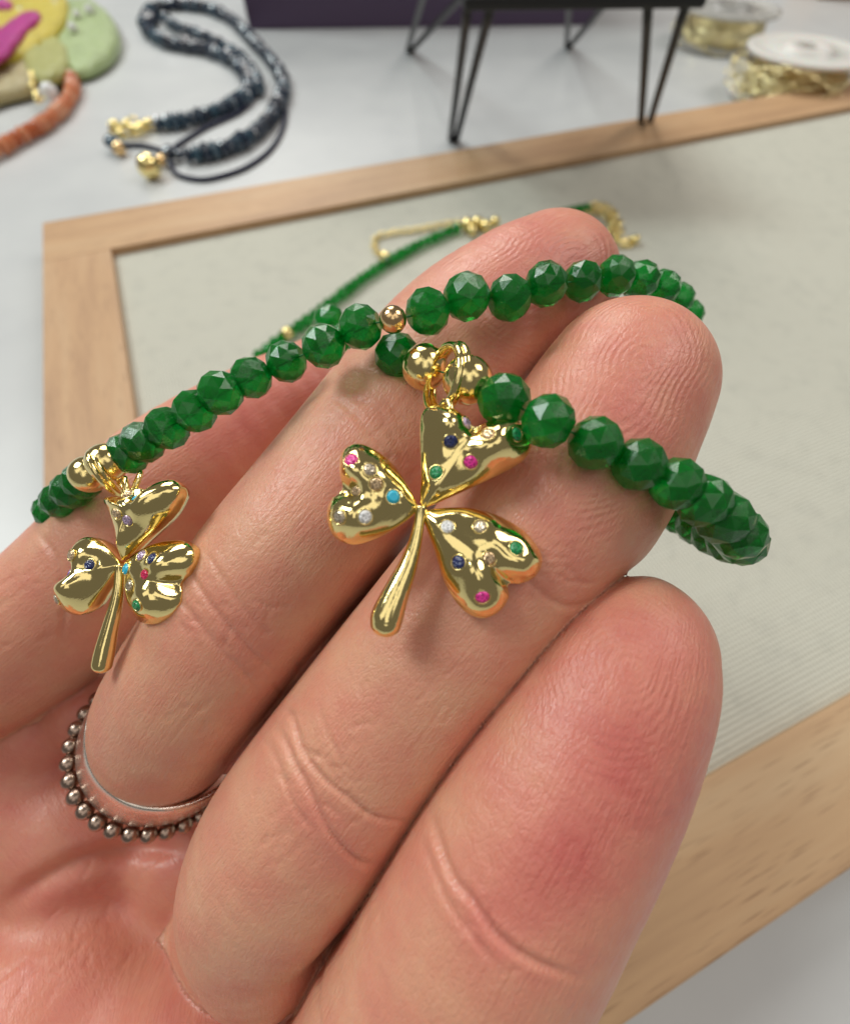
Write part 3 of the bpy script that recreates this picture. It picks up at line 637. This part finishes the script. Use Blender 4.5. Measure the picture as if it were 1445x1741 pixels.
laid(nb2, on([(280, 30), (300, 44), (330, 54), (370, 70), (410, 96), (434, 125), (440, 150)], hN+.1), .36, FN, 'bead', .62, .15, .8)
under(ob('cord', tube('cord', spline(on([(437, 160), (407, 190), (349, 217), (302, 246), (288, 258)], .12), 8), .12, 8), CORD), nb2)
chain(nb2, on([(268, 208), (250, 212), (230, 208), (206, 212), (190, 216), (205, 224), (228, 222), (244, 216)], .25), .34)
for x, y in ((195, 212), (216, 211), (206, 228), (236, 220), (250, 210), (225, 218)): one(nb2, x, y, .4, .24, GB, 'gold_bead')
# ------------------------------------------------------------------ colourful resin flower and orange bracelet, far left
def petal(root, name, pts, h0, th, mat):
    ol = closed(on(pts, h0), 7); cen = ol.mean(0); n = len(ol); V = []; Fc = []
    prof = [(1.0, 0), (1.0, .45), (.94, .8), (.8, 1.0), (.5, 1.05), (.2, .98)]
    for rr_, hh in prof:
        for k in range(n):
            q = cen+(ol[k]-cen)*rr_; V.append((q[0], q[1], h0+th*hh*(1+.08*math.sin(k*.9+rr_*7))))
    for i in range(len(prof)-1):
        for k in range(n):
            l = (k+1) % n; Fc.append((i*n+k, i*n+l, (i+1)*n+l, (i+1)*n+k))
    Fc.append(tuple((len(prof)-1)*n+k for k in range(n))); Fc.append(tuple(range(n-1, -1, -1)))
    me_ = mesh(name, V, Fc); bm = bmesh.new(); bm.from_mesh(me_); bmesh.ops.recalc_face_normals(bm, faces=bm.faces[:]); bm.to_mesh(me_); bm.free()
    return under(ob(name, me_, mat), root)
def resin(name, col):
    m = NT(name); n = m.noise(m.coord(), .9, 4)
    m.set(Base_Color=m.mix(n, tuple(c*.7 for c in col), tuple(min(1, c*1.25) for c in col)), Roughness=.28, Subsurface_Weight=.6, Subsurface_Radius=(.8, .8, .5), Subsurface_Scale=.6, Normal=m.bump(m.noise(m.coord(), 4.5, 4), .8, .25)); return m.m
fl = empty('resin_flower', G(90, 120), 'pale green and yellow translucent flower ornament with magenta petals at the upper left', 'ornament')
OLV = resin('olive_resin', (.42, .42, .14)); GRN, YEL, MAG, TAN = resin('pale_green_resin', (.40, .50, .24)), resin('yellow_resin', (.62, .50, .05)), resin('magenta_resin', (.45, .004, .23)), resin('tan_resin', (.45, .38, .20))
petal(fl, 'petal', [(112, 20), (150, 10), (185, 30), (205, 62), (203, 92), (180, 118), (140, 135), (108, 122), (100, 70)], .2, .75, GRN)
petal(fl, 'petal', [(60, 80), (95, 74), (118, 90), (124, 118), (105, 140), (70, 146), (48, 122)], .5, .6, OLV)
petal(fl, 'petal', [(-40, 120), (10, 112), (55, 118), (70, 140), (58, 162), (10, 176), (-50, 190)], .2, .7, TAN)
petal(fl, 'petal', [(-30, 70), (30, -10), (90, -20), (118, 10), (112, 50), (80, 80), (40, 104), (-20, 120)], .8, .6, YEL)
petal(fl, 'petal', [(-30, 70), (10, 52), (40, 30), (66, 24), (70, 38), (50, 56), (30, 80), (12, 100), (-30, 120)], 1.35, .35, MAG)
petal(fl, 'petal', [(-30, 6), (0, 4), (22, 8), (20, 18), (-5, 20), (-30, 24)], 1.35, .3, MAG)
CRY = gem_mat('clear_crystal', (.75, .73, .70), .05)
CB = facet_bead('crystal_bead', 77, 8); CB.materials.append(CRY)
for x, y, r in ((152, 17, .45), (131, 24, .36), (124, 47, .4), (96, 8, .36), (36, 20, .36)): one(fl, x, y, 1.2, r*.8, CB, 'crystal_bead')
m = NT('orange_stone'); rnd = m.n('ShaderNodeObjectInfo').outputs['Random']
m.set(Base_Color=m.ramp(rnd, [(0, (.42, .09, .025)), (.5, (.60, .22, .10)), (1, (.68, .38, .24))]), Roughness=.25, Subsurface_Weight=.5, Subsurface_Radius=(1, .4, .2), Subsurface_Scale=.3)
OB = [facet_bead('bead', s+60, 8, .2) for s in range(2)]
for b in OB: b.materials.append(m.m)
obr = empty('orange_bracelet', G(70, 215), 'orange and peach stone bead bracelet curving on the white table at far left', 'bracelet')
laid(obr, on([(122, 132), (124, 150), (114, 172), (94, 194), (70, 212), (45, 226), (22, 238), (-2, 252), (-40, 268)], .4), .40, OB, 'bead', .8, .12, .8)
one(obr, 84, 156, .8, .48, CB, 'crystal_bead'); one(obr, 74, 160, .6, .3, CB, 'crystal_bead')
for x, y in ((55, 126), (56, 134), (56, 147), (62, 160), (64, 168)): one(obr, x, y, .9, .2, GB, 'gold_bead')
chain(obr, on([(58, 120), (56, 140), (62, 160), (72, 164)], .6), .25)
# ------------------------------------------------------------------ purple box
pb = [G(424, 50), G(1010, 42)]; d = pb[1]-pb[0]; dl = np.linalg.norm(d); d /= dl; bk = np.array([-d[1], d[0], 0])
PUR = plain('purple_card', (.085, .055, .11), .55)
bx = empty('storage_box', (pb[0]+pb[1])/2, 'dark purple box standing behind the black metal stand', 'box')
o = ob('box_body', box('box_body', dl, 14, 10.6, .12, 2), PUR); c = (pb[0]+pb[1])/2+bk*7; o.location = (c[0], c[1], 5.3); o.rotation_euler = (0, 0, math.atan2(d[1], d[0])); under(o, bx)
o = ob('box_lid', box('box_lid', dl+.3, 14.3, 2.2, .12, 2), PUR); o.location = (c[0], c[1], 11.75); o.rotation_euler = (0, 0, math.atan2(d[1], d[0])); under(o, bx)
# ------------------------------------------------------------------ black metal stand with hairpin legs
BLK = plain('black_metal', (.004, .004, .006), .5)
st_root = empty('display_stand', G(880, 160), 'small black metal display stand on bent rod legs', 'stand')
def at_h(px, py, h): return G(px, py, h)
TH = 7.0
fl_, frr = G(812, 15, TH), G(1168, 11, TH)
dd = frr-fl_; tl = np.linalg.norm(dd); dd /= tl; db = np.array([-dd[1], dd[0], 0]); TD = 9.5
o = ob('tray', box('tray', tl+1.0, TD, .35, .12, 2), BLK); c = (fl_+frr)/2+db*(TD/2-.3); o.location = (c[0], c[1], TH+.17); o.rotation_euler = (0, 0, math.atan2(dd[1], dd[0])); under(o, st_root)
def leg(t1, t2, foot):
    f = np.array(foot); f[2] = .14; dirv = (np.array(t1)+np.array(t2))/2-f; dirv /= np.linalg.norm(dirv); sp = np.array(t2)-np.array(t1); sp /= np.linalg.norm(sp)
    pts = [t1, np.array(t1)*.5+(f-sp*.16)*.5, f-sp*.18+dirv*.35, f-sp*.10+dirv*.06, f, f+sp*.10+dirv*.06, f+sp*.18+dirv*.35, np.array(t2)*.5+(f+sp*.16)*.5, t2]
    under(ob('leg', tube('leg', spline(pts, 6), .17, 10), BLK), st_root)
leg(G(796, 4, TH), G(836, 4, TH), G(771, 240))
leg(G(1102, 6, TH), G(1166, 6, TH), G(1092, 232))
bkv = db*(TD-1.5)
leg(G(735, -60, TH), G(835, -60, TH), G(697, 88)); leg(G(972, -60, TH), G(1085, -60, TH), G(966, 80))
# ------------------------------------------------------------------ wire spools, far right
def lathe(name, prof, n=48):
    V = []; Fc = []
    for k in range(n):
        a = 2*math.pi*k/n
        for r, z in prof: V.append((r*math.cos(a), r*math.sin(a), z))
    p = len(prof)
    for k in range(n):
        for j in range(p): Fc.append((k*p+j, ((k+1) % n)*p+j, ((k+1) % n)*p+(j+1) % p, k*p+(j+1) % p))
    return mesh(name, V, Fc)
PLA = NT('white_plastic'); PLA.set(Base_Color=(.70, .68, .64, 1), Roughness=.4, Subsurface_Weight=.3, Subsurface_Scale=.3, Normal=PLA.bump(PLA.noise(PLA.coord(), 3, 2), .1, .05)); PLA = PLA.m
CLR = NT('cloudy_plastic'); CLR.set(Base_Color=(.80, .78, .74, 1), Roughness=.25, Transmission_Weight=.6, IOR=1.3, Normal=CLR.bump(CLR.noise(CLR.coord(), 2, 2), .15, .05)); CLR = CLR.m
WIREG = gold_mat('pale_wire', (.86, .76, .44), .25)
def spool(px, py, h, R_, mat, label, loose):
    c = G(px, py, h); root = empty('wire_spool', (c[0], c[1], 0), label, 'spool', 'spools of gold wire')
    ri = R_*.42
    f1 = ob('flange', lathe('flange', [(R_*.18, 0), (R_, 0), (R_, .18), (R_*.93, .22), (R_*.9, .14), (R_*.42, .10), (R_*.40, .34), (R_*.18, .34)]), mat, root); f1.location = (0, 0, h-.3)
    f2 = ob('flange', lathe('flange', [(R_*.18, 0), (R_, 0), (R_, .3), (R_*.18, .3)]), mat, root); f2.location = (0, 0, .02)
    ob('core', lathe('core', [(R_*.18, .32), (ri, .32), (ri, h-.3), (R_*.18, h-.3)]), mat, root)
    prof = [(ri*1.02, .34)]; nz_ = int((h-.75)/.13)
    for i in range(nz_*4+1):
        z_ = .36+(h-.72)*i/(nz_*4); prof.append((R_*(.78+.04*math.sin(z_*2.1))+.05*abs(math.sin(math.pi*i/4))+.02*math.sin(i*1.7), z_))
    prof.append((ri*1.02, h-.34)); ob('wire', lathe('wire', prof), WIREG, root)
    for i in range(loose):
        a0 = random.uniform(3.0, 4.6); pts = []
        for t_ in np.linspace(0, 1, 24):
            a = a0+(t_-.5)*random.uniform(1.6, 2.6); rr_ = R_*(.82+.40*math.sin(math.pi*t_)*random.uniform(.6, 1)); pts.append((rr_*math.cos(a), rr_*math.sin(a), max(.15, .4+(h-.8)*(.15+.6*i/max(1, loose))+.7*math.sin(t_*5+i))))
        ob('wire', tube('wire', pts, .04, 6), WIREG, root)
    return root
spool(1378, 78, 2.5, 3.5, PLA, 'white plastic spool wound with loose gold wire, partly behind the frame', 22)
spool(1245, 6, 2.2, 3.5, CLR, 'clear plastic spool of gold wire behind the white one', 3)
AMB = plain('amber_plastic', (.36, .16, .02), .35)
am_ = G(1440, 4); ab = empty('amber_box', am_, 'amber brown box at the far right corner behind the spools', 'box')
o = ob('box_body', box('box_body', 7, 6, 3.0, .2), AMB); o.location = (am_[0]+1.2, am_[1]+4, 1.5); under(o, ab)
o = ob('box_lid', box('box_lid', 7.2, 6.2, .8, .2), AMB); o.location = (am_[0]+1.2, am_[1]+4, 3.3); under(o, ab)
bpy.context.view_layer.update()
